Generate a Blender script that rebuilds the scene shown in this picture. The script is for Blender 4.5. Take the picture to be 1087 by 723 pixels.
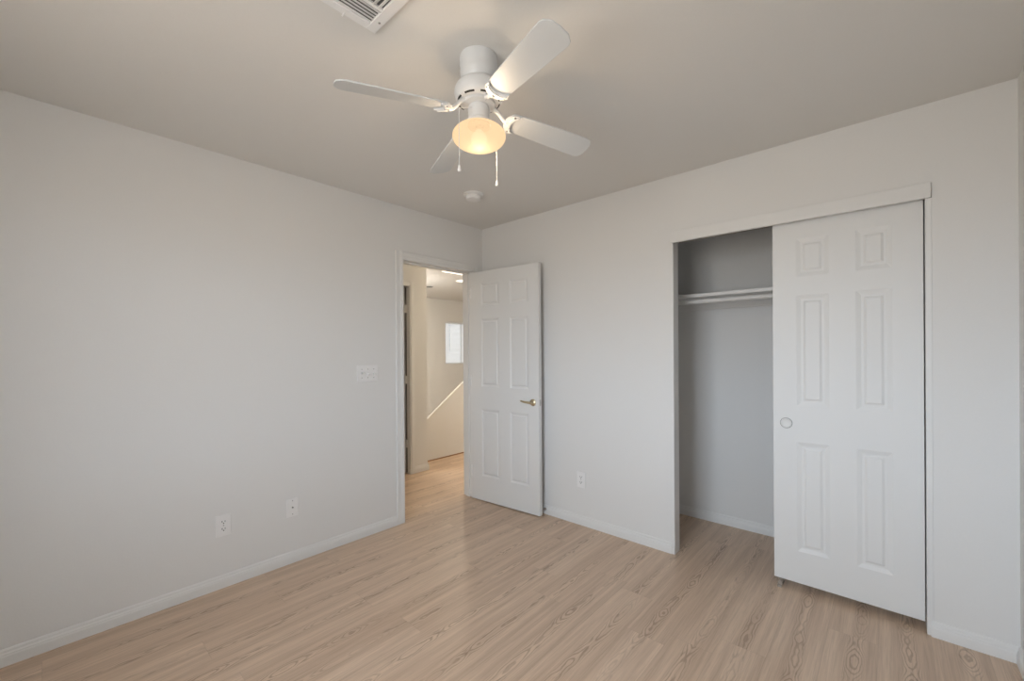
import bpy, bmesh, math, random
from mathutils import Vector, Matrix
for o in list(bpy.data.objects): bpy.data.objects.remove(o, do_unlink=True)
SC = bpy.context.scene; COL = SC.collection
PI = math.pi
def srgb(r, g, b):
    f = lambda c: (c/255/12.92) if c/255 <= .04045 else ((c/255+.055)/1.055)**2.4
    return (f(r), f(g), f(b), 1)
# ------------------------------------------------------------------ camera
yaw, pitch, roll = 0.730920, -0.001358, -0.006811
F = Vector((-math.sin(yaw)*math.cos(pitch), math.cos(yaw)*math.cos(pitch), math.sin(pitch)))
Rr = Vector((math.cos(yaw), math.sin(yaw), 0)); U = Rr.cross(F)
R2 = Rr*math.cos(roll)+U*math.sin(roll); U2 = U*math.cos(roll)-Rr*math.sin(roll)
cam = bpy.data.objects.new('camera', bpy.data.cameras.new('camera')); COL.objects.link(cam)
cam.matrix_world = Matrix(((R2.x, U2.x, -F.x, 2.79647), (R2.y, U2.y, -F.y, -2.71456), (R2.z, U2.z, -F.z, 1.31898), (0, 0, 0, 1)))
cam.data.sensor_width = 36; cam.data.lens = 446.466/1087*36; cam.data.shift_y = 11.568/1087
cam.data.clip_start = .02
SC.camera = cam
# ------------------------------------------------------------------ world and light
W = bpy.data.worlds.new('world'); SC.world = W; W.use_nodes = True
SKY, GROUND = (.74, .852, .985), (1.0, .96, .90)
SKY_S, GROUND_S = 21.3, 8.4
def world_nodes():
    nt = W.node_tree; N = nt.nodes; L = nt.links; bg = N['Background']
    tc = N.new('ShaderNodeTexCoord'); sp = N.new('ShaderNodeSeparateXYZ'); L.new(tc.outputs['Generated'], sp.inputs[0])
    mr = N.new('ShaderNodeMapRange'); mr.interpolation_type = 'SMOOTHSTEP'
    mr.inputs[1].default_value = -.10; mr.inputs[2].default_value = .10; L.new(sp.outputs[2], mr.inputs[0])
    mx = N.new('ShaderNodeMix'); mx.data_type = 'RGBA'; L.new(mr.outputs[0], mx.inputs['Factor'])
    mx.inputs['A'].default_value = tuple(c*GROUND_S for c in GROUND)+(1,); mx.inputs['B'].default_value = tuple(c*SKY_S for c in SKY)+(1,)
    L.new(mx.outputs['Result'], bg.inputs[0]); bg.inputs[1].default_value = 1
world_nodes()
vs = SC.view_settings; vs.view_transform = 'Standard'; vs.look = 'None'; vs.gamma = 1; vs.exposure = 0.0; vs.use_curve_mapping = False
def area(name, loc, direction, sx, sy, power, col, spread=PI):
    l = bpy.data.lights.new(name, 'AREA'); l.shape = 'RECTANGLE'; l.size = sx; l.size_y = sy; l.energy = power; l.color = col; l.spread = spread
    o = bpy.data.objects.new(name, l); COL.objects.link(o); o.location = loc
    o.rotation_euler = Vector(direction).to_track_quat('-Z', 'Y').to_euler(); return o
REAR = -3.42
WX0, WX1, WZ0, WZ1 = 1.45, 2.60, .80, 2.1        # rear window opening
pt = area('window_portal', ((WX0+WX1)/2, REAR-.15, (WZ0+WZ1)/2), (0, 1, 0), WX1-WX0, WZ1-WZ0, 1, (1, 1, 1)); pt.data.cycles.is_portal = True
dl = area('stair_downlight', (-2.255, 1.74, 2.426), (0, 0, -1), .16, .16, 20, (1, .86, .68)); dl.data.shape = 'DISK'
def point(name, loc, power, col, rad):
    l = bpy.data.lights.new(name, 'POINT'); l.energy = power; l.color = col; l.shadow_soft_size = rad
    o = bpy.data.objects.new(name, l); COL.objects.link(o); o.location = loc; return o
WARM = (1, .62, .30)
point('fan_bulb', (1.63, -1.594, 2.118), 27, (1, .78, .55), .035)
point('hall_bulb', (-.6, 1.55, 2.22), 31, (1, .82, .58), .08)
point('corridor_fill', (-.6, -2.4, 2.22), 12, (1, .84, .64), .08)  # added unseen fill that brightens the door jamb across the hall
point('stair_fill', (-2.9, .75, 2.1), 34, (1, .95, .88), .1)  # added unseen fill that brightens the far stairwell wall
# ------------------------------------------------------------------ materials
def mat(name, col, rough=.6, metal=0, bump=0, bscale=200, emit=None, estr=0, trans=0, coat=0):
    m = bpy.data.materials.new(name); m.use_nodes = True; nt = m.node_tree; b = nt.nodes['Principled BSDF']
    b.inputs['Base Color'].default_value = col; b.inputs['Roughness'].default_value = rough; b.inputs['Metallic'].default_value = metal
    b.inputs['Transmission Weight'].default_value = trans; b.inputs['Coat Weight'].default_value = coat
    if emit: b.inputs['Emission Color'].default_value = emit; b.inputs['Emission Strength'].default_value = estr
    tc = nt.nodes.new('ShaderNodeTexCoord'); n = nt.nodes.new('ShaderNodeTexNoise'); n.inputs['Scale'].default_value = bscale; n.inputs['Detail'].default_value = 4
    nt.links.new(tc.outputs['Object'], n.inputs['Vector'])
    if bump:
        bp = nt.nodes.new('ShaderNodeBump'); bp.inputs['Strength'].default_value = bump; bp.inputs['Distance'].default_value = .002
        nt.links.new(n.outputs['Fac'], bp.inputs['Height']); nt.links.new(bp.outputs['Normal'], b.inputs['Normal'])
    # faint tone variation so no surface is one dead flat value
    mx = nt.nodes.new('ShaderNodeMix'); mx.data_type = 'RGBA'; mx.inputs['A'].default_value = col
    mx.inputs['B'].default_value = (col[0]*.97, col[1]*.97, col[2]*.965, 1)
    nt.links.new(n.outputs['Fac'], mx.inputs['Factor']); nt.links.new(mx.outputs['Result'], b.inputs['Base Color'])
    return m
M = {}
M['wall'] = mat('wall_paint', (.80, .793, .778, 1), .75, bump=.15, bscale=120)
M['ceiling'] = mat('ceiling_paint', (.80, .785, .755, 1), .85, bump=.2, bscale=120)
M['trim'] = mat('white_trim_paint', (.81, .805, .79, 1), .38)
M['door'] = mat('white_door_paint', (.80, .80, .79, 1), .5)
M['plastic'] = mat('white_plastic', (.88, .87, .86, 1), .35)
M['fanwhite'] = mat('white_fan_enamel', (.74, .75, .76, 1), .3)
M['blade'] = mat('white_fan_blade', (.66, .68, .69, 1), .4)
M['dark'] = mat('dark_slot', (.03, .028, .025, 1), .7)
M['screw'] = mat('screw_metal', (.35, .34, .33, 1), .4, 1)
M['brass'] = mat('pale_brass', (.66, .57, .40, 1), .28, 1)
M['nickel'] = mat('worn_steel', (.42, .37, .32, 1), .5, .6)
M['pull'] = mat('matt_white_plastic', (.80, .80, .78, 1), .75)
M['duct'] = mat('dim_duct_metal', (.16, .155, .15, 1), .7)
M['latch'] = mat('painted_latch', (.55, .54, .52, 1), .5)
M['darksocket'] = mat('socket_metal', (.004, .0035, .003, 1), 1)
M['darksocket'].node_tree.nodes['Principled BSDF'].inputs['Specular IOR Level'].default_value = 0
M['nosing'] = mat('wood_nosing', (.30, .17, .09, 1), .5)
M['rubber'] = mat('white_rubber', (.6, .6, .59, 1), .6)
M['glassglow'] = mat('lit_opal_glass', (.95, .85, .68, 1), .3, emit=(1, .64, .33, 1), estr=1.15)
M['bulb'] = mat('glowing_bulb', (1, .9, .7, 1), .3, emit=(1, .85, .6, 1), estr=5)

M['hallglow'] = mat('lit_diffuser', (1, .95, .85, 1), .3, emit=(1, .9, .74, 1), estr=1.6)
M['daypane'] = mat('daylit_pane', (.9, .95, 1, 1), .2, emit=(.93, .97, 1, 1), estr=.75)
M['blind'] = mat('white_blind_slat', (.85, .86, .87, 1), .5)
M['glass'] = bpy.data.materials.new('window_glass'); M['glass'].use_nodes = True
nt = M['glass'].node_tree; nt.nodes.clear(); o_ = nt.nodes.new('ShaderNodeOutputMaterial'); t_ = nt.nodes.new('ShaderNodeBsdfTransparent'); g_ = nt.nodes.new('ShaderNodeBsdfGlossy'); x_ = nt.nodes.new('ShaderNodeMixShader')
g_.inputs['Roughness'].default_value = .02; x_.inputs[0].default_value = .07
nt.links.new(t_.outputs[0], x_.inputs[1]); nt.links.new(g_.outputs[0], x_.inputs[2]); nt.links.new(x_.outputs[0], o_.inputs[0])

def opal():
    m = M['glassglow']; nt = m.node_tree; N = nt.nodes; L = nt.links; N.remove(N['Principled BSDF'])
    em = N.new('ShaderNodeEmission'); em.inputs[0].default_value = (1, .69, .41, 1); em.inputs[1].default_value = .84
    tr = N.new('ShaderNodeBsdfTransparent'); tl = N.new('ShaderNodeBsdfTranslucent'); tl.inputs[0].default_value = (.009, .0078, .0055, 1)
    mx = N.new('ShaderNodeMixShader'); mx.inputs[0].default_value = .88; L.new(tr.outputs[0], mx.inputs[1])
    ad = N.new('ShaderNodeAddShader'); L.new(em.outputs[0], ad.inputs[0]); L.new(tl.outputs[0], ad.inputs[1]); L.new(ad.outputs[0], mx.inputs[2])
    L.new(mx.outputs[0], N['Material Output'].inputs[0])
opal()
def frosted_bulb():
    m = M['bulb']; nt = m.node_tree; N = nt.nodes; L = nt.links; N.remove(N['Principled BSDF'])
    em = N.new('ShaderNodeEmission'); em.inputs[0].default_value = (1, .86, .62, 1); em.inputs[1].default_value = 2.2
    tr = N.new('ShaderNodeBsdfTransparent'); lw = N.new('ShaderNodeLayerWeight'); lw.inputs[0].default_value = .35
    mx = N.new('ShaderNodeMixShader'); mr = N.new('ShaderNodeMapRange'); mr.inputs[3].default_value = .45; mr.inputs[4].default_value = 1
    L.new(lw.outputs['Facing'], mr.inputs[0]); L.new(mr.outputs[0], mx.inputs[0]); L.new(em.outputs[0], mx.inputs[1]); L.new(tr.outputs[0], mx.inputs[2])
    L.new(mx.outputs[0], N['Material Output'].inputs[0])
frosted_bulb()
def floor_material():
    m = bpy.data.materials.new('oak_plank_floor'); m.use_nodes = True; nt = m.node_tree; N = nt.nodes; L = nt.links
    bs = N['Principled BSDF']
    tc = N.new('ShaderNodeTexCoord'); sp = N.new('ShaderNodeSeparateXYZ'); L.new(tc.outputs['Object'], sp.inputs[0])
    def mth(op, a, b=None, c=None):
        n = N.new('ShaderNodeMath'); n.operation = op
        for i, v in enumerate((a, b, c)):
            if v is None: continue
            if isinstance(v, (int, float)): n.inputs[i].default_value = v
            else: L.new(v, n.inputs[i])
        return n.outputs[0]
    def comb(x, y, z):
        n = N.new('ShaderNodeCombineXYZ')
        for i, v in enumerate((x, y, z)):
            if isinstance(v, (int, float)): n.inputs[i].default_value = v
            else: L.new(v, n.inputs[i])
        return n.outputs[0]
    def noise(vec, scale, detail=3, rough=.5, dist=0):
        n = N.new('ShaderNodeTexNoise'); n.inputs['Scale'].default_value = scale; n.inputs['Detail'].default_value = detail
        n.inputs['Roughness'].default_value = rough; n.inputs['Distortion'].default_value = dist; L.new(vec, n.inputs['Vector']); return n.outputs['Fac']
    def ramp(v, a, b, lo=0, hi=1):
        n = N.new('ShaderNodeMapRange'); n.interpolation_type = 'SMOOTHSTEP'
        n.inputs[1].default_value = a; n.inputs[2].default_value = b; n.inputs[3].default_value = lo; n.inputs[4].default_value = hi
        L.new(v, n.inputs[0]); return n.outputs[0]
    PW, PL = .178, 1.22
    X, Y = sp.outputs[0], sp.outputs[1]
    xs = mth('DIVIDE', mth('ADD', X, 20.03), PW); row = mth('FLOOR', xs); fx = mth('FRACT', xs)
    wn = N.new('ShaderNodeTexWhiteNoise'); wn.noise_dimensions = '1D'; L.new(row, wn.inputs['W'])
    ys = mth('ADD', mth('DIVIDE', mth('ADD', Y, 20), PL), wn.outputs['Value']); colm = mth('FLOOR', ys); fy = mth('FRACT', ys)
    w2 = N.new('ShaderNodeTexWhiteNoise'); w2.noise_dimensions = '2D'; L.new(comb(row, colm, 0), w2.inputs['Vector'])
    pid = w2.outputs['Value']
    off = mth('MULTIPLY', pid, 57.0)
    # flat-sawn figure: nested contours down the middle of every plank
    def n1d(fr, k, det=1): return noise(comb(mth('MULTIPLY', off, k), mth('MULTIPLY', Y, fr), off), 1.0, det)
    wander = mth('MULTIPLY', mth('SUBTRACT', n1d(1.1, 1.3), .5), .085)
    shift = mth('MULTIPLY', mth('SUBTRACT', pid, .5), .05)
    u = mth('ADD', mth('ADD', mth('MULTIPLY', mth('SUBTRACT', fx, .5), PW), wander), shift)
    wob = noise(comb(mth('ADD', mth('MULTIPLY', X, 60), off), mth('MULTIPLY', Y, 14), off), 1.0, 2)
    hgt = mth('ADD', mth('ADD', mth('POWER', mth('ABSOLUTE', mth('DIVIDE', u, .019)), 1.7), mth('MULTIPLY', n1d(3.3, 2.1, 2), 12.0)), mth('MULTIPLY', wob, .9))
    rings = mth('SINE', mth('MULTIPLY', hgt, 6.2832))
    rings = ramp(rings, .10, .95)
    band = ramp(mth('ABSOLUTE', u), .016, .038, 1, .10)
    mask = mth('MULTIPLY', band, ramp(n1d(1.9, 3.7, 2), .36, .62, .25, 1))
    fine = noise(comb(mth('ADD', mth('MULTIPLY', X, 230), off), mth('MULTIPLY', Y, 5.0), off), 1.0, 3, .6)
    fine = ramp(fine, .38, .72)
    mid = noise(comb(mth('ADD', mth('MULTIPLY', X, 24), off), mth('MULTIPLY', Y, .9), off), 1.0, 3, .55)
    knot = mth('MULTIPLY', ramp(noise(comb(mth('ADD', mth('MULTIPLY', X, 45), off), mth('MULTIPLY', Y, 9), off), 1.0, 2), .58, .74), band)
    def mix(f, a, b):
        n = N.new('ShaderNodeMix'); n.data_type = 'RGBA'
        if isinstance(f, (int, float)): n.inputs['Factor'].default_value = f
        else: L.new(f, n.inputs['Factor'])
        for k, v in (('A', a), ('B', b)):
            if isinstance(v, tuple): n.inputs[k].default_value = v
            else: L.new(v, n.inputs[k])
        return n.outputs['Result']
    base = mix(mth('ADD', mth('MULTIPLY', pid, .42), .2), FA, FB)
    base = mix(ramp(mid, .3, .72, 0, .75), base, FC)
    base = mix(mth('MULTIPLY', fine, .26), base, FD)
    base = mix(mth('MULTIPLY', mth('MULTIPLY', rings, mask), .55), base, FD)
    base = mix(mth('MULTIPLY', knot, .40), base, FE)
    ex = mth('MULTIPLY', mth('MINIMUM', fx, mth('SUBTRACT', 1, fx)), PW); ey = mth('MULTIPLY', mth('MINIMUM', fy, mth('SUBTRACT', 1, fy)), PL)
    e = mth('MINIMUM', ex, ey); seam = ramp(e, .0003, .0013, .22, 0)
    base = mix(seam, base, FE)
    L.new(base, bs.inputs['Base Color'])
    bs.inputs['Roughness'].default_value = .42; bs.inputs['Specular IOR Level'].default_value = .4
    bp = N.new('ShaderNodeBump'); bp.inputs['Strength'].default_value = .12; bp.inputs['Distance'].default_value = .002
    L.new(mth('SUBTRACT', 1, mth('ADD', mth('MULTIPLY', fine, .4), mth('MULTIPLY', seam, 2))), bp.inputs['Height']); L.new(bp.outputs[0], bs.inputs['Normal'])
    return m
FA = (.705, .532, .392, 1); FB = (.840, .665, .512, 1); FC = (.555, .402, .290, 1); FD = (.300, .195, .130, 1); FE = (.200, .120, .078, 1)
M['floor'] = floor_material()
# ------------------------------------------------------------------ mesh helpers
def box(bm, a, b, bev=0):
    x0, y0, z0 = a; x1, y1, z1 = b
    x0, x1 = sorted((x0, x1)); y0, y1 = sorted((y0, y1)); z0, z1 = sorted((z0, z1))
    t = bmesh.new(); v = [t.verts.new(c) for c in ((x0,y0,z0),(x1,y0,z0),(x1,y1,z0),(x0,y1,z0),(x0,y0,z1),(x1,y0,z1),(x1,y1,z1),(x0,y1,z1))]
    for f in ((0,3,2,1),(4,5,6,7),(0,1,5,4),(1,2,6,5),(2,3,7,6),(3,0,4,7)): t.faces.new([v[i] for i in f])
    if bev: bmesh.ops.bevel(t, geom=t.edges[:], offset=bev, segments=2, affect='EDGES', profile=.5)
    merge(bm, t)
def merge(bm, t, mx=None):
    if mx is not None: bmesh.ops.transform(t, matrix=mx, verts=t.verts)
    me = bpy.data.meshes.new('tmp'); t.to_mesh(me); bm.from_mesh(me); bpy.data.meshes.remove(me); t.free()
def lathe(bm, prof, seg=40, mx=None):
    t = bmesh.new(); rings = []
    for r, z in prof:
        if r < 1e-6: rings.append([t.verts.new((0, 0, z))])
        else: rings.append([t.verts.new((r*math.cos(2*PI*i/seg), r*math.sin(2*PI*i/seg), z)) for i in range(seg)])
    for a, b in zip(rings, rings[1:]):
        for i in range(seg):
            j = (i+1) % seg
            if len(a) == 1 and len(b) == 1: continue
            if len(a) == 1: t.faces.new((a[0], b[j], b[i]))
            elif len(b) == 1: t.faces.new((a[i], a[j], b[0]))
            else: t.faces.new((a[i], a[j], b[j], b[i]))
    for R_ in (rings[0], rings[-1]):
        if len(R_) > 1: t.faces.new(R_)
    bmesh.ops.recalc_face_normals(t, faces=t.faces); merge(bm, t, mx)
def tube(bm, pts, rad, seg=10):
    if not isinstance(rad, (list, tuple)): rad = [rad]*len(pts)
    t = bmesh.new(); pts = [Vector(q) for q in pts]; rings = []; up = None
    for i, q in enumerate(pts):
        d = (pts[min(i+1, len(pts)-1)]-pts[max(i-1, 0)]).normalized()
        if up is None: up = d.orthogonal().normalized()
        up = (up-d*up.dot(d)).normalized(); s = d.cross(up)
        rings.append([t.verts.new(q+(up*math.cos(2*PI*k/seg)+s*math.sin(2*PI*k/seg))*rad[i]) for k in range(seg)])
    for a, b in zip(rings, rings[1:]):
        for k in range(seg): t.faces.new((a[k], a[(k+1) % seg], b[(k+1) % seg], b[k]))
    t.faces.new(rings[0][::-1]); t.faces.new(rings[-1]); bmesh.ops.recalc_face_normals(t, faces=t.faces); merge(bm, t)
def prism(bm, outline, z0, z1, mx=None, bev=0):
    t = bmesh.new(); a = [t.verts.new((x, y, z0)) for x, y in outline]; b = [t.verts.new((x, y, z1)) for x, y in outline]; n = len(a)
    t.faces.new(a[::-1]); t.faces.new(b)
    for i in range(n): t.faces.new((a[i], a[(i+1) % n], b[(i+1) % n], b[i]))
    bmesh.ops.recalc_face_normals(t, faces=t.faces)
    if bev: bmesh.ops.bevel(t, geom=t.edges[:], offset=bev, segments=2, affect='EDGES', profile=.5)
    merge(bm, t, mx)
def obj(name, bm, m, parent=None, smooth=False, label=None):
    me = bpy.data.meshes.new(name); bm.to_mesh(me); bm.free(); me.materials.append(M[m] if isinstance(m, str) else m)
    if smooth:
        for p in me.polygons: p.use_smooth = True
        me.set_sharp_from_angle(angle=math.radians(40))
    o = bpy.data.objects.new(name, me); COL.objects.link(o)
    if parent: o.parent = parent
    if label: o['label'] = label
    return o
def B(*boxes, bev=0):
    bm = bmesh.new()
    for a, b in boxes: box(bm, a, b, bev)
    return bm
def tag(o, label, cat, group=None, kind=None):
    o['label'] = label; o['category'] = cat
    if group: o['group'] = group
    if kind: o['kind'] = kind
    return o
def thing(name, label, cat, loc=(0, 0, 0), rot=(0, 0, 0), group=None, kind=None):
    o = bpy.data.objects.new(name, None); COL.objects.link(o); o.location = loc; o.rotation_euler = rot; o.empty_display_size = .05
    return tag(o, label, cat, group, kind)
def struct(name, bm, m, label, cat):
    return tag(obj(name, bm, m), label, cat, kind='structure')
# ------------------------------------------------------------------ the shell
H = 2.44; LT = -.115; RX = 3.2
DY0, DY1, DH = -.855, -.130, 2.028                 # bedroom door opening in the left wall (finished)
JT = .018
CX0, CX1, CHH = 1.766, 2.926, 2.045                 # closet opening; head of the rough opening behind the fascia
struct('floor', B(((-4.6, -5.0, -.1), (-1.32, .143, 0)), ((-1.32, -5.0, -.1), (4.0, 5.3, 0))), 'floor', 'light oak plank laminate floor running through room, closet and hall', 'floor')
struct('floor_stairwell', B(((-4.6, .143, -1.6), (-1.45, 5.3, -1.5))), 'floor', 'lower landing floor of the stairwell beyond the hall', 'floor')
struct('ceiling', B(((-4.7, -5.0, H), (4.0, 5.3, H+.1))), 'ceiling', 'flat painted ceiling above the bedroom and hall', 'ceiling')
struct('wall_left', B(((LT, -5.0, 0), (0, DY0-JT, H)), ((LT, DY0-JT, DH+JT), (0, DY1+JT, H)), ((LT, DY1+JT, 0), (0, 5.3, H))), 'wall', 'plain off-white wall on the left with the open doorway near its far end', 'wall')
struct('wall_back', B(((0, 0, 0), (CX0-JT, .115, H)), ((CX0-JT, 0, CHH), (CX1+JT, .115, H)), ((CX1+JT, 0, 0), (RX, .115, H))), 'wall', 'off-white wall holding the closet opening', 'wall')
struct('wall_right', B(((RX, REAR-.15, 0), (RX+.12, .83, H))), 'wall', 'sliver of off-white wall at the right edge of the photo', 'wall')
struct('wall_rear', B(((0, REAR-.14, 0), (WX0, REAR, H)), ((WX1, REAR-.14, 0), (RX, REAR, H)), ((WX0, REAR-.14, 0), (WX1, REAR, WZ0)), ((WX0, REAR-.14, WZ1), (WX1, REAR, H))), 'wall', 'off-white wall behind the camera with the bedroom window', 'wall')
struct('wall_closet', B(((1.40, .115, 0), (1.50, .71, H)), ((1.40, .71, 0), (RX, .83, H)), ((3.0, .115, 0), (3.1, .71, H))), 'wall', 'painted back wall inside the open closet', 'wall')
# hall and stairwell
HX = -1.04; HY = .143
struct('wall_hall', B(((HX-.12, -.09+JT, 0), (HX, HY, H)), ((HX-.12, -.86-JT, 2.02+JT), (HX, -.09+JT, H)), ((HX-.12, -5.0, 0), (HX, -.86-JT, H)), ((-4.48, HY-.1, -1.5), (HX-.12, HY, H))), 'wall', 'cream hall wall seen through the open doorway, ending at an outside corner', 'wall')
struct('wall_side_room', B(((-4.48, -3.0, 0), (-4.36, HY-.1, H)), ((-4.36, -3.0, 0), (HX-.12, -2.9, H))), 'wall', 'walls of the unlit room across the hall', 'wall')
FX = -4.36; SY0, SY1, SZ0, SZ1 = 3.115, 4.15, 1.036, 1.972
struct('wall_stairwell', B(((FX-.14, HY-.1, 1.036), (FX, SY0, H)), ((FX-.14, SY1, 1.036), (FX, 5.3, H)), ((FX-.14, SY0, SZ1), (FX, SY1, H))), 'wall', 'far stairwell wall around the blind-covered window', 'wall')
struct('wall_stairwell_lower', B(((FX-.14, HY, -1.5), (FX+.012, 5.3, 1.036))), 'wall', 'lower cream part of the far stairwell wall under the window', 'wall')
struct('wall_hall_end', B(((-4.5, 5.3, -1.5), (0, 5.42, H)), ((HX, -5.12, 0), (0, -5.0, H))), 'wall', 'end walls closing the hall', 'wall')
bm = bmesh.new()
# sloping stair guard wall: outline in (y, z), starting at the hall corner
s = .7; z_at = lambda y: .512+s*(y-.35)
ol = [(HY, 0), (4.2, 0), (4.2, 1.10), (.35+(1.10-.512)/s, 1.10), (HY, z_at(HY))]
prism(bm, ol, -1.35, -1.32, Matrix(((0, 0, 1, 0), (1, 0, 0, 0), (0, 1, 0, 0), (0, 0, 0, 1))))
struct('wall_stair_guard', bm, 'wall', 'tan sloping half wall beside the stairs, seen through the doorway', 'wall')
struct('wall_stair_side', B(((-1.42, HY, -1.6), (-1.32, 5.3, -.1))), 'wall', 'stairwell side wall under the hall floor', 'wall')
struct('trim_1', B(((-1.32, HY+.012, 0), (-1.312, 4.2, .012))), 'nosing', 'thin brown floor strip along the foot of the tan half wall', 'trim')
# ------------------------------------------------------------------ profiled trim
def profile_run(bm, prof, p0, p1, nrm, up=(0, 0, 1)):
    """prof: (outwards, up) outline swept from p0 to p1; nrm: direction away from the wall"""
    p0, p1, n, u = Vector(p0), Vector(p1), Vector(nrm), Vector(up)
    t = bmesh.new(); a = [t.verts.new(p0+n*x+u*z) for x, z in prof]; b = [t.verts.new(p1+n*x+u*z) for x, z in prof]; k = len(a)
    t.faces.new(a); t.faces.new(b[::-1])
    for i in range(k): t.faces.new((a[i], a[(i+1) % k], b[(i+1) % k], b[i]))
    bmesh.ops.recalc_face_normals(t, faces=t.faces); merge(bm, t)
BBP = [(0, 0), (.013, 0), (.013, .040), (.011, .046), (.011, .050), (.007, .056), (.006, .064), (.003, .070), (0, .071)]
def base(name, runs, label, m='trim'):
    bm = bmesh.new()
    for p0, p1, n in runs: profile_run(bm, BBP, p0, p1, n)
    return struct(name, bm, m, label, 'baseboard')
CW = .066
base('baseboard_left', [((0, REAR, 0), (0, DY0-CW, 0), (1, 0, 0))], 'white moulded baseboard along the foot of the left wall')
base('baseboard_back', [((.0, 0, 0), (CX0-.018, 0, 0), (0, -1, 0))], 'white baseboard between the open door and the closet')
base('baseboard_back_right', [((CX1+.01, 0, 0), (RX, 0, 0), (0, -1, 0))], 'short white baseboard right of the closet door')
base('baseboard_right', [((RX, REAR, 0), (RX, -.0, 0), (-1, 0, 0))], 'white baseboard on the right wall at the photo edge')
base('baseboard_closet', [((1.50, .71, 0), (3.0, .71, 0), (0, -1, 0)), ((1.50, .115, 0), (1.50, .71, 0), (1, 0, 0))], 'white baseboard inside the closet')
base('baseboard_rear', [((0, REAR, 0), (RX, REAR, 0), (0, 1, 0))], 'white baseboard behind the camera')
base('baseboard_hall', [((HX, -.09+.055, 0), (HX, HY+.012, 0), (1, 0, 0)), ((-1.30, HY, 0), (HX+.012, HY, 0), (0, 1, 0))], 'cream-white baseboard wrapping the hall corner')
# door casing (profile: outwards from wall, across width), mitre-free simple legs
CP = [(0, 0), (.010, 0), (.013, .006), (.013, .022), (.010, .030), (.011, .050), (.013, .056), (.012, .064), (.007, CW), (0, CW)]
def casing(name, x, y0, y1, top, nx, label, z0=0):
    bm = bmesh.new()
    # legs: width direction -y / +y
    profile_run(bm, CP, (x, y0, z0), (x, y0, top+CW), (nx, 0, 0), (0, -1, 0))
    profile_run(bm, CP, (x, y1, z0), (x, y1, top+CW), (nx, 0, 0), (0, 1, 0))
    profile_run(bm, CP, (x, y0, top), (x, y1, top), (nx, 0, 0), (0, 0, 1))
    return struct(name, bm, 'trim', label, 'door casing')
casing('trim_2', 0, DY0, DY1, DH, 1, 'white moulded casing around the open bedroom doorway')
casing('trim_3', LT, DY0, DY1, DH, -1, 'white casing on the hall side of the bedroom doorway')
struct('trim_4', B(((LT, DY0-JT, 0), (0, DY0, DH)), ((LT, DY1, 0), (0, DY1+JT, DH)), ((LT, DY0-JT, DH), (0, DY1+JT, DH+JT)),
    ((-.085, DY0, 0), (-.045, DY0+.010, DH)), ((-.085, DY1-.010, 0), (-.045, DY1, DH)), ((-.085, DY0, DH-.010), (-.045, DY1, DH))), 'trim', 'white jamb lining and stop of the bedroom doorway', 'door jamb')
bm = bmesh.new()
HC = .055
struct('trim_5', B(((HX, -.09, 0), (HX+.013, -.09+HC, 2.02+HC)), ((HX, -.86-HC, 0), (HX+.013, -.86, 2.02+HC)), ((HX, -.86, 2.02), (HX+.013, -.09, 2.02+HC)),
    ((HX+.013, -.076, 0), (HX+.018, -.052, 2.06)), ((HX+.013, -.86, 2.034), (HX+.018, -.076, 2.058)), bev=.002), 'trim', 'white casing of the doorway across the hall', 'door casing')
struct('trim_6', B(((HX-.045, -.09, 0), (HX, -.09+JT, 2.02)), ((HX-.12, -.09+.008, 0), (HX-.045, -.09+JT, 2.02)), ((HX-.12, -.86-JT, 0), (HX, -.86, 2.02)), ((HX-.12, -.86-JT, 2.02), (HX, -.09+JT, 2.02+JT))), 'trim', 'white jamb of the doorway across the hall', 'door jamb')
# closet: fascia, thin side casings with jamb lining
struct('trim_7', B(((1.748, -.016, 2.006), (2.942, .008, 2.076)), bev=.003), 'trim', 'flat white fascia board over the closet doors', 'closet trim')
struct('trim_8', B(((CX0-.018, -.010, 0), (CX0, .075, 2.006)), bev=.002), 'trim', 'thin white jamb on the left side of the closet opening', 'closet trim')
struct('trim_9', B(((CX1-.004, -.003, 0), (CX1+.018, .112, 2.006)), bev=.002), 'trim', 'thin white jamb right of the closet door', 'closet trim')
struct('trim_10', B(((CX0, .022, 2.025), (CX1, .027, CHH)), ((CX0, .060, 2.025), (CX1, .064, CHH)), ((CX0, .098, 2.025), (CX1, .102, CHH)), ((CX0, .022, CHH-.003), (CX1, .102, CHH))), 'nickel', 'metal sliding door track hidden behind the closet fascia', 'track')
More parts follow.
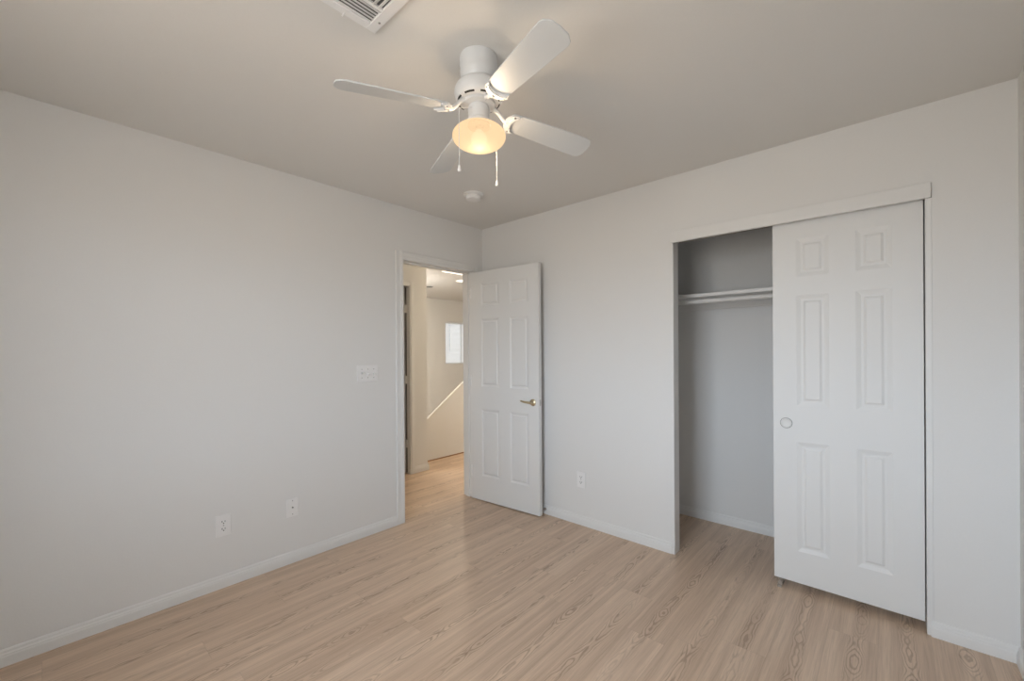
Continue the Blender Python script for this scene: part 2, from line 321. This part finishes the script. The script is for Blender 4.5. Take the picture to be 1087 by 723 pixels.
# ------------------------------------------------------------------ six panel door leaf
def leaf(bm, Wd, Hd, T, xs, zs, both=True, i1=.007, dp=.006, i2=.014, i3=.042):
    """local: x 0..Wd, y 0(front)..T, z 0..Hd"""
    t = bmesh.new()
    cx = [0]+[c for p in xs for c in p]+[Wd]; cz = [0]+[c for p in zs for c in p]+[Hd]
    def face(front):
        Y = 0 if front else T; sg = 1 if front else -1
        def q(pts):
            f = t.faces.new([t.verts.new(p) for p in pts])
        for i in range(len(cx)-1):
            for j in range(len(cz)-1):
                x0, x1, z0, z1 = cx[i], cx[i+1], cz[j], cz[j+1]
                if i % 2 == 1 and j % 2 == 1:
                    rg = []
                    for ins, d in ((0, 0), (i3*.48, dp), (i3*.74, dp), (i3*.96, .0008), (i3, 0.0003)):
                        y = Y+sg*d
                        rg.append([(x0+ins, y, z0+ins), (x1-ins, y, z0+ins), (x1-ins, y, z1-ins), (x0+ins, y, z1-ins)])
                    for a, b in zip(rg, rg[1:]):
                        for k in range(4): q([a[k], a[(k+1) % 4], b[(k+1) % 4], b[k]])
                    q(rg[-1])
                else: q([(x0, Y, z0), (x1, Y, z0), (x1, Y, z1), (x0, Y, z1)])
    face(True); face(False)
    for pts in ([(0,0,0),(0,T,0),(0,T,Hd),(0,0,Hd)], [(Wd,0,0),(Wd,T,0),(Wd,T,Hd),(Wd,0,Hd)], [(0,0,0),(Wd,0,0),(Wd,T,0),(0,T,0)], [(0,0,Hd),(Wd,0,Hd),(Wd,T,Hd),(0,T,Hd)]):
        t.faces.new([t.verts.new(p) for p in pts])
    bmesh.ops.remove_doubles(t, verts=t.verts, dist=1e-5)
    bmesh.ops.recalc_face_normals(t, faces=t.faces); merge(bm, t)
ZS = [(.216, .800), (.998, .590+1.0), (1.702, 1.900)]
# bedroom door, open against the back wall: hinge side local x=0
ang = math.atan2(.055, .725)
d1 = thing('door_1', 'white six-panel bedroom door standing open against the back wall, with brass lever', 'door', (.018, -.157, .010), (0, 0, ang), kind='structure')
bm = bmesh.new(); leaf(bm, .722, 2.006, .035, [(.117, .318), (.432, .622)], ZS, i3=.030); obj('door_leaf', bm, 'door', d1)
def lever(parent, z, front, xc, dirn):
    sg = -1 if front else 1; y0 = 0 if front else .035
    mx = Matrix.Translation((xc, y0, z)) @ Matrix.Rotation(PI/2 if front else -PI/2, 4, 'X')
    bm = bmesh.new(); lathe(bm, [(.0, 0), (.028, 0), (.028, .004), (.022, .009), (.012, .011), (.009, .016), (.009, .030), (0, .030)], 28, mx)
    h = obj('door_handle', bm, 'brass', parent, True, label='brass lever handle')
    bm = bmesh.new(); y = y0+sg*(.034 if front else .030)
    tube(bm, [(xc+.004*-dirn, y-sg*.008, z), (xc, y, z), (xc+dirn*.03, y+sg*.002, z+.001), (xc+dirn*.07, y, z+.004), (xc+dirn*.105, y-sg*.006, z+.010)], [.008, .010, .0085, .0075, .005], 12)
    obj('lever', bm, 'brass', h, True)
lever(d1, .895, True, .664, -1); lever(d1, .895, False, .664, -1)
obj('latch_plate', B(((.722, .008, .870), (.7226, .027, .920)), ((.7226, .012, .888), (.729, .021, .902))), 'latch', d1, label='small dull metal latch on the door edge')
for z in (.2, 1.0, 1.78):
    bm = bmesh.new(); lathe(bm, [(0, 0), (.006, 0), (.006, .09), (0, .09)], 12, Matrix.Translation((-.008, .002, z))); box(bm, (-.006, .006, z), (.0, .030, z+.09))
    obj('hinge', bm, 'plastic', d1, True)
# closet sliding doors
def sliding(name, x, y, label, guide=False):
    d = thing(name, label, 'closet door', (x, y, .042), kind='structure')
    bm = bmesh.new(); leaf(bm, .607, 1.985, .032, [(.110, .253), (.362, .499)], [(.174, .770), (.966, 1.568), (1.670, 1.877)]); obj('door_leaf', bm, 'door', d)
    bm = bmesh.new(); mx = Matrix.Translation((.061, 0, .868)) @ Matrix.Rotation(PI/2, 4, 'X')
    lathe(bm, [(0, .0016), (.017, .0018), (.021, .0044), (.0235, .0056), (.026, .0045), (.0272, .0012)], 32, mx)
    obj('finger_pull', bm, 'pull', d, True, label='round white cup pull')
    bm = bmesh.new(); lathe(bm, [(0, 0), (.0290, 0), (.0290, .0008), (0, .0008)], 32, mx); obj('pull_rim', bm, 'duct', d, True)
    return d
sliding('door_2', 2.310, .030, 'white six-panel sliding closet door in front, with a round cup pull')
sliding('door_3', 2.313, .068, 'second sliding closet door stacked behind the front one')
g = thing('floor_guide', 'small worn metal floor guide under the corner of the sliding closet door', 'door guide', (2.338, .02, 0))
obj('bracket', B(((-.010, -.018, 0), (.012, .075, .003)), ((-.010, -.004, .003), (.012, -.001, .030)), ((-.010, .046, .003), (.012, .050, .030)), ((-.010, -.018, .003), (.012, -.006, .010)), bev=.001), 'nickel', g)
# hall door
d4 = thing('door_4', 'white door of the room across the hall, swung inside, with hinges showing', 'door', (HX-.072, -.093, .010), kind='structure')
bm = bmesh.new(); leaf(bm, .722, 2.0, .035, [(.117, .318), (.432, .622)], ZS, i3=.030)
o = obj('door_leaf', bm, 'door', d4); o.rotation_euler = (0, 0, PI)
for z in (.27, .96, 1.73):
    obj('hinge', B(((-.004, -.004, z), (.030, .006, z+.085)), ((.004, -.008, z), (.014, -.002, z+.085)), bev=.001), 'plastic', d4)
obj('gap_shade', B(((.003, .0075, 0), (.026, .0105, 2.0))), 'dark', d4, label='dark strip standing in for the shade in the hinge gap')  # shade of the gap between jamb and leaf, put in as a dark strip
# ------------------------------------------------------------------ windows
wn = thing('window_1', 'bedroom window behind the camera', 'window', ((WX0+WX1)/2, REAR-.09, WZ0), kind='structure')
hw = (WX1-WX0)/2; hh = WZ1-WZ0
obj('window_frame', B(((-hw, -.03, 0), (-hw+.045, .03, hh)), ((hw-.045, -.03, 0), (hw, .03, hh)), ((-hw+.045, -.03, 0), (hw-.045, .03, .045)), ((-hw+.045, -.03, hh-.045), (hw-.045, .03, hh)), ((-.025, -.03, .045), (.025, .03, hh-.045))), 'trim', wn)
obj('pane', B(((-hw+.045, -.003, .045), (-.025, .003, hh-.045)), ((.025, -.003, .045), (hw-.045, .003, hh-.045))), 'glass', wn)
w2 = thing('window_2', 'bright stairwell window seen through the doorway', 'window', (FX-.10, (SY0+SY1)/2, SZ0), kind='structure')
hy = (SY1-SY0)/2; hz = SZ1-SZ0
obj('window_frame', B(((-.03, -hy, 0), (.02, -hy+.03, hz)), ((-.03, hy-.03, 0), (.02, hy, hz)), ((-.03, -hy+.03, 0), (.02, hy-.03, .03)), ((-.03, -hy+.03, hz-.03), (.02, hy-.03, hz)), ((-.03, -.015, .03), (.02, .015, hz-.03))), 'trim', w2)
obj('pane', B(((-.006, -hy+.03, .03), (0, -.015, hz-.03)), ((-.006, .015, .03), (0, hy-.03, hz-.03))), 'daypane', w2)
bl = thing('window_blind', 'white slatted blind covering the stairwell window', 'blind', (FX-.035, (SY0+SY1)/2, SZ0))
obj('head_rail', B(((-.025, -hy+.006, hz-.045), (.022, hy-.006, hz-.004)), bev=.003), 'blind', bl)
bm = bmesh.new(); ns = 34
for i in range(ns):
    z = .03+i*(hz-.09)/(ns-1); t = bmesh.new(); box(t, (-.0125, -hy+.01, -.0006), (.0125, hy-.01, .0006))
    merge(bm, t, Matrix.Translation((0, 0, z)) @ Matrix.Rotation(math.radians(38), 4, 'Y'))
sl = obj('slats', bm, 'blind', bl); sl['kind'] = 'stuff'
obj('bottom_rail', B(((-.012, -hy+.01, .004), (.012, hy-.01, .018)), bev=.002), 'blind', bl)
bm = bmesh.new(); tube(bm, [(.024, -hy+.115, hz-.05), (.026, -hy+.115, .28)], .004, 8); obj('tilt_wand', bm, 'screw', bl, True)
# ------------------------------------------------------------------ closet fittings
sh = thing('closet_shelf', 'white painted shelf spanning the top of the open closet', 'shelf', (0, 0, 1.687))
obj('board', B(((1.50, .352, 0), (3.0, .71, .024)), bev=.002), 'trim', sh)
obj('cleat', B(((1.50, .692, -.060), (3.0, .71, 0)), ((1.50, .37, -.06), (1.518, .692, 0)), ((2.982, .37, -.06), (3.0, .692, 0)), bev=.001), 'trim', sh)
rd = thing('closet_rod', 'white hanging rod just under the closet shelf', 'rod', (0, .375, 1.657))
bm = bmesh.new(); tube(bm, [(1.525, 0, 0), (2.975, 0, 0)], .0155, 20); obj('rod', bm, 'trim', rd, True)
for x, s_ in ((1.5185, 1), (2.9815, -1)):
    bm = bmesh.new(); lathe(bm, [(0, 0), (.03, 0), (.03, .004), (.02, .006), (.02, .014), (0, .014)], 24, Matrix.Translation((x, 0, 0)) @ Matrix.Rotation(s_*PI/2, 4, 'Y')); obj('rod_socket', bm, 'plastic', rd, True)
# ------------------------------------------------------------------ wall plates (local: x out of wall, y across, z up)
def plate_bm(w, h): return B(((0, -w/2, -h/2), (.006, w/2, h/2)), bev=.002)
def disc(bm, r, x0, x1, y, z, seg=16): lathe(bm, [(0, 0), (r, 0), (r, x1-x0), (0, x1-x0)], seg, Matrix.Translation((x0, y, z)) @ Matrix.Rotation(PI/2, 4, 'Y'))
def outlet(loc, rot, label):
    t = thing('wall_outlet', label, 'outlet', loc, (0, 0, rot), 'duplex outlets low on the walls')
    obj('plate', plate_bm(.074, .120), 'plastic', t)
    for dz in (.020, -.020):
        bm = bmesh.new(); prism(bm, [(-.017, -.009), (-.010, -.0145), (.010, -.0145), (.017, -.009), (.017, .009), (.010, .0145), (-.010, .0145), (-.017, .009)], 0, .0025, Matrix.Translation((.006, 0, dz)) @ Matrix(((0, 0, 1, 0), (1, 0, 0, 0), (0, 1, 0, 0), (0, 0, 0, 1))))
        f = obj('socket', bm, 'plastic', t)
        bm = B(((.0083, -.0085, dz-.002), (.0088, -.0055, dz+.008)), ((.0083, .0055, dz-.001), (.0088, .0085, dz+.007))); disc(bm, .0032, .0083, .0088, 0, dz-.007, 12)
        obj('slots', bm, 'dark', f)
    bm = bmesh.new(); disc(bm, .0028, .006, .0072, 0, 0, 12); obj('screw', bm, 'screw', t)
    return t
outlet((0, -2.042, .348), 0, 'white duplex outlet on the left wall, lower left of the blank coax plate')
outlet((1.060, 0, .342), -PI/2, 'white duplex outlet on the back wall between the open door and the closet')
cx = thing('cable_plate', 'white cable jack plate on the left wall between outlet and doorway', 'wall plate', (0, -1.674, .346))
obj('plate', plate_bm(.070, .115), 'plastic', cx)
bm = bmesh.new(); disc(bm, .0055, .006, .009, 0, 0, 6); disc(bm, .0035, .009, .014, 0, 0, 12); obj('jack', bm, 'screw', cx, True)
for dz in (.042, -.042):
    bm = bmesh.new(); disc(bm, .0028, .006, .0072, 0, dz, 12); obj('screw', bm, 'screw', cx)
sw = thing('light_switch', 'white triple toggle switch plate on the left wall beside the doorway', 'light switch', (0, -1.156, 1.164))
obj('plate', plate_bm(.162, .120), 'plastic', sw)
for k, up in ((-1, 1), (0, -1), (1, -1)):
    y = k*.046
    f = obj('toggle', B(((.006, y-.0055, -.012), (.0078, y+.0055, .012))), 'plastic', sw)
    bm = bmesh.new(); t = bmesh.new(); box(t, (0, -.0055, -.006), (.020, .0055, .006), .001); merge(bm, t, Matrix.Translation((.0066, y, 0)) @ Matrix.Rotation(math.radians(-28*up), 4, 'Y')); obj('lever', bm, 'plastic', f)
    for dz in (.030, -.030):
        bm = bmesh.new(); disc(bm, .0028, .006, .0072, y, dz, 12); obj('screw', bm, 'screw', sw)
# door stop on the back baseboard
ds = thing('door_stop', 'small spring door stop on the baseboard behind the open door', 'door stop', (.725, -.013, .042))
bm = bmesh.new(); mx = Matrix.Rotation(PI/2, 4, 'X'); pr = [(0, 0), (.011, 0), (.011, .004)]
for i in range(12): pr += [(.0055, .005+i*.0028), (.0068, .0064+i*.0028)]
pr += [(.005, .0395), (0, .0395)]; lathe(bm, pr, 16, mx); obj('spring', bm, 'nickel', ds, True)
bm = bmesh.new(); lathe(bm, [(0, .039), (.007, .039), (.007, .046), (0, .046)], 16, mx); obj('tip', bm, 'rubber', ds, True)
# ------------------------------------------------------------------ ceiling items
sm = thing('smoke_detector', 'round white smoke detector on the bedroom ceiling near the corner', 'smoke detector', (.590, -.655, H))
bm = bmesh.new(); lathe(bm, [(0, 0), (.070, 0), (.070, -.008), (.064, -.012), (0, -.012)][::-1], 40); obj('base', bm, 'plastic', sm, True)
bm = bmesh.new(); lathe(bm, [(0, -.012), (.050, -.012), (.054, -.016), (.055, -.032), (.050, -.040), (.030, -.044), (0, -.045)], 40); obj('cover', bm, 'plastic', sm, True)
vt = thing('air_vent', 'white louvred air register in the ceiling, cut by the top edge of the photo', 'air vent', (1.463, -1.934, H))
VW, VL = .36, .36   # extends +x and -y
obj('frame', B(((0, -.034, -.010), (VW, 0, 0)), ((0, -VL, -.010), (VW, -VL+.034, 0)), ((0, -VL+.034, -.010), (.028, -.034, 0)), ((VW-.028, -VL+.034, -.010), (VW, -.034, 0)), ((.098, -VL+.034, -.0095), (.110, -.034, 0)), ((VW-.110, -VL+.034, -.0095), (VW-.098, -.034, 0)), bev=.0015), 'plastic', vt)
obj('backing', B(((.028, -VL+.034, -.0015), (VW-.028, -.034, -.0005))), 'duct', vt, label='dim duct opening behind the slats')
def tilted(bm, a, b, ax, deg):
    t = bmesh.new(); c = [(p+q)/2 for p, q in zip(a, b)]; box(t, [p-m_ for p, m_ in zip(a, c)], [q-m_ for q, m_ in zip(b, c)]); merge(bm, t, Matrix.Translation(c) @ Matrix.Rotation(math.radians(deg), 4, ax))
for i in range(5):
    for sgn, x in ((1, .035+i*.0135), (-1, VW-.035-i*.0135)):
        bm = bmesh.new(); tilted(bm, (x-.0066, -VL+.034, -.0062), (x+.0066, -.034, -.0050), 'Y', 22*sgn); obj('slat', bm, 'plastic', vt)
for i in range(15):
    y = -.046-i*.019
    bm = bmesh.new(); tilted(bm, (.110, y-.0075, -.0062), (VW-.110, y+.0075, -.0050), 'X', 28); obj('slat', bm, 'plastic', vt)
bm = bmesh.new(); lathe(bm, [(0, -.0118), (.003, -.0118), (.004, -.0100), (0, -.0100)], 12, Matrix.Translation((.055, -.015, 0))); obj('screw', bm, 'screw', vt)
bm = bmesh.new(); tube(bm, [(.010, -.115, -.008), (.004, -.115, -.012), (-.004, -.115, -.013)], .003, 8); obj('damper_lever', bm, 'plastic', vt, True)
# hall ceiling fixtures
hl = thing('ceiling_light', 'flush round hall light, a bright sliver at the top of the doorway view', 'ceiling light', (-2.255, 1.74, H))
bm = bmesh.new(); lathe(bm, [(0, -.006), (.10, -.006), (.105, 0), (0, 0)], 32); obj('trim_ring', bm, 'plastic', hl, True)
bm = bmesh.new(); lathe(bm, [(0, -.010), (.085, -.009), (.088, -.0062), (0, -.0062)], 32); obj('diffuser', bm, 'hallglow', hl, True)
h2 = thing('ceiling_light', 'rectangular lit ceiling panel just behind the door header', 'ceiling light', (-1.66, 1.35, H))
obj('frame', B(((-.17, -.38, -.012), (.17, .38, 0)), bev=.002), 'plastic', h2)
obj('diffuser', B(((-.158, -.368, -.016), (.158, .368, -.0122)), bev=.001), 'hallglow', h2)
h3 = thing('round_vent', 'small grey round vent far down the hall ceiling', 'air vent', (-3.13, 1.76, H))
bm = bmesh.new(); lathe(bm, [(0, -.010), (.05, -.010), (.062, -.006), (.065, 0), (0, 0)], 32); obj('grille', bm, 'duct', h3, True)
# ------------------------------------------------------------------ ceiling fan
FC_ = (1.63, -1.594, H)
fan = thing('ceiling_fan', 'white four-blade flush-mount ceiling fan with lit opal bowl and two pull chains', 'ceiling fan', FC_)
bm = bmesh.new(); lathe(bm, [(0, 0), (.071, 0), (.072, -.004), (.071, -.030), (.067, -.042), (.070, -.056), (.069, -.072), (.058, -.088), (.055, -.094), (.060, -.098), (0, -.098)], 48); obj('canopy', bm, 'fanwhite', fan, True)
bm = bmesh.new(); lathe(bm, [(0, -.095), (.058, -.095), (.074, -.101), (.086, -.112), (.092, -.126), (.093, -.142), (.090, -.156), (.084, -.166), (.074, -.171), (.052, -.173), (.048, -.170), (0, -.170)], 56)
mh = obj('motor_housing', bm, 'fanwhite', fan, True)
for k in range(8):
    bm = bmesh.new(); a0 = 2*PI*k/8+.10; t = bmesh.new()
    n = 7; da = .5
    rin, rout = .0765, .0815
    zi, zo = -.1715, -.1688
    va = []; 
    for i in range(n+1):
        a = a0+da*i/n; va.append([t.verts.new((r*math.cos(a), r*math.sin(a), z)) for r, z in ((rin, zi), (rout, zo), (rout, zo+.002), (rin, zi+.002))])
    for p, q in zip(va, va[1:]):
        for j in range(4): t.faces.new((p[j], p[(j+1) % 4], q[(j+1) % 4], q[j]))
    t.faces.new(va[0]); t.faces.new(va[-1][::-1]); bmesh.ops.recalc_face_normals(t, faces=t.faces); merge(bm, t)
    obj('vent_slot', bm, 'dark', mh)
bm = bmesh.new(); lathe(bm, [(0, -.168), (.062, -.170), (.062, -.182), (.056, -.186), (0, -.186)], 40); obj('hub', bm, 'fanwhite', fan, True)
bm = bmesh.new(); lathe(bm, [(0, -.184), (.038, -.186), (.041, -.192), (.041, -.236), (.046, -.240), (.049, -.248), (.048, -.2535), (0, -.2535)], 40); obj('switch_housing', bm, 'fanwhite', fan, True)
bm = bmesh.new(); lathe(bm, [(0, -.254), (.0435, -.2545), (.0435, -.262), (.018, -.264), (.018, -.276), (0, -.276)], 32); obj('socket', bm, 'darksocket', fan, True)
bm = bmesh.new(); lathe(bm, [(0, -.276), (.014, -.278), (.020, -.286), (.029, -.300), (.032, -.312), (.029, -.326), (.018, -.338), (0, -.342)], 32); obj('bulb', bm, 'bulb', fan, True)
# opal bowl (outer shell with the lower pole near the bulb)
bm = bmesh.new(); prof = [(.044, -.252)]
for i in range(1, 25):
    a = math.radians(64-154*i/24); prof.append((max(.102*math.cos(a), 0), -.300+.048*math.sin(a)))
lathe(bm, prof, 56)
shade = obj('light_shade', bm, 'glassglow', fan, True, label='glowing warm opal glass bowl')
PITCH = math.radians(-15); DROOP = math.radians(3.9); ZB = -.209
def blade_outline():
    pts = [(.130, -.036), (.138, -.043), (.163, -.045), (.36, -.052), (.484, -.055), (.498, -.051), (.514, -.030), (.517, 0), (.514, .030), (.498, .051), (.484, .055), (.36, .052), (.163, .045), (.138, .043), (.130, .036)]
    return pts
def make_blade(deg, lift=0):
    rot = Matrix.Rotation(math.radians(deg), 4, 'Z')
    tilt = Matrix.Translation((0, 0, ZB+lift)) @ Matrix.Rotation(DROOP, 4, 'Y') @ Matrix.Rotation(PITCH, 4, 'X')
    bm = bmesh.new(); prism(bm, blade_outline(), 0, .0055, rot @ tilt, bev=.0015); b = obj('blade', bm, 'blade', fan)
    # bracket: curved arm with a crescent holder under the blade
    bm = bmesh.new(); t = bmesh.new()
    tube(t, [(.046, 0, -.176), (.064, 0, -.178), (.078, .0, -.186), (.092, 0, -.203+lift), (.106, 0, -.217+lift), (.122, 0, -.221+lift)], [.011, .010, .0085, .008, .009, .010], 10)
    merge(bm, t, rot)
    t = bmesh.new(); o_, i_ = [], []
    for i in range(17):
        a = math.radians(-78+156*i/16+180); o_.append((.160+.050*math.cos(a), .048*math.sin(a))); i_.append((.172+.044*math.cos(a)*.72, .041*math.sin(a)))
    prism(t, o_+i_[::-1], -.009, -.0005); merge(bm, t, rot @ tilt)
    t = bmesh.new(); o2 = []; i2 = []
    for i in range(13):
        a = math.radians(-66+132*i/12+180); o2.append((.166+.048*math.cos(a)*.8, .044*math.sin(a))); i2.append((.169+.044*math.cos(a)*.76, .040*math.sin(a)))
    prism(t, o2+i2[::-1], -.0125, -.009); merge(bm, t, rot @ tilt)
    br = obj('blade_bracket', bm, 'fanwhite', fan, True)
    for yy in (-.036, 0, .036):
        xx = .119 if yy == 0 else .139
        bm = bmesh.new(); lathe(bm, [(0, -.0125), (.003, -.012), (.004, -.009), (0, -.009)], 10, rot @ tilt @ Matrix.Translation((xx, yy, 0))); obj('screw', bm, 'screw', br, True)
for dg, lf in ((-17.5, .020), (70.0, .006), (159.0, -.002), (249.5, -.001)): make_blade(dg, lf)
def chain(x, y, ztop, zbot, kink):
    bm = bmesh.new(); pts = [(.041*x/abs(math.hypot(x, y)), .041*y/math.hypot(x, y), ztop)] + [(x, y, kink), (x, y, zbot+.022)]
    tube(bm, pts, .0011, 6)
    z = kink
    while z > zbot+.022:
        t = bmesh.new(); bmesh.ops.create_icosphere(t, subdivisions=1, radius=.0019); merge(bm, t, Matrix.Translation((x, y, z))); z -= .0052
    c = obj('pull_chain', bm, 'fanwhite', fan, True)
    bm = bmesh.new(); lathe(bm, [(0, zbot+.024), (.003, zbot+.022), (.0045, zbot+.012), (.0068, zbot+.005), (.005, zbot), (0, zbot-.001)], 14, Matrix.Translation((x, y, 0))); obj('pull_knob', bm, 'plastic', c, True)
# nearest the camera (left in view) and the far one on the right
rv = Vector((math.cos(yaw), math.sin(yaw))); fv = Vector((-math.sin(yaw), math.cos(yaw)))
p1 = rv*(-.066)+fv*(-.088); p2 = rv*(.064)+fv*(.088)
chain(p1.x, p1.y, -.205, -.470, -.240)
chain(p2.x, p2.y, -.205, -.455, -.240)
# unseen lamps: hall one inferred from its warm wall, other two added as fill
hb = thing('unseen_lamp', 'unseen hall ceiling lamp over the corridor beyond the back wall', 'ceiling light', (-.6, 1.55, H))
bm = bmesh.new(); lathe(bm, [(0, -.02), (.14, -.02), (.15, 0), (0, 0)], 32); obj('base', bm, 'plastic', hb, True)

hc = thing('unseen_lamp', 'added unseen fill lamp over the corridor behind the left wall', 'ceiling light', (-.6, -2.4, H))
bm = bmesh.new(); lathe(bm, [(0, -.02), (.14, -.02), (.15, 0), (0, 0)], 32); obj('base', bm, 'plastic', hc, True)

hs = thing('unseen_lamp', 'added unseen fill lamp over the stairs, behind the end of the hall wall', 'ceiling light', (-2.9, .75, H))
bm = bmesh.new(); lathe(bm, [(0, -.02), (.14, -.02), (.15, 0), (0, 0)], 32); obj('base', bm, 'plastic', hs, True)
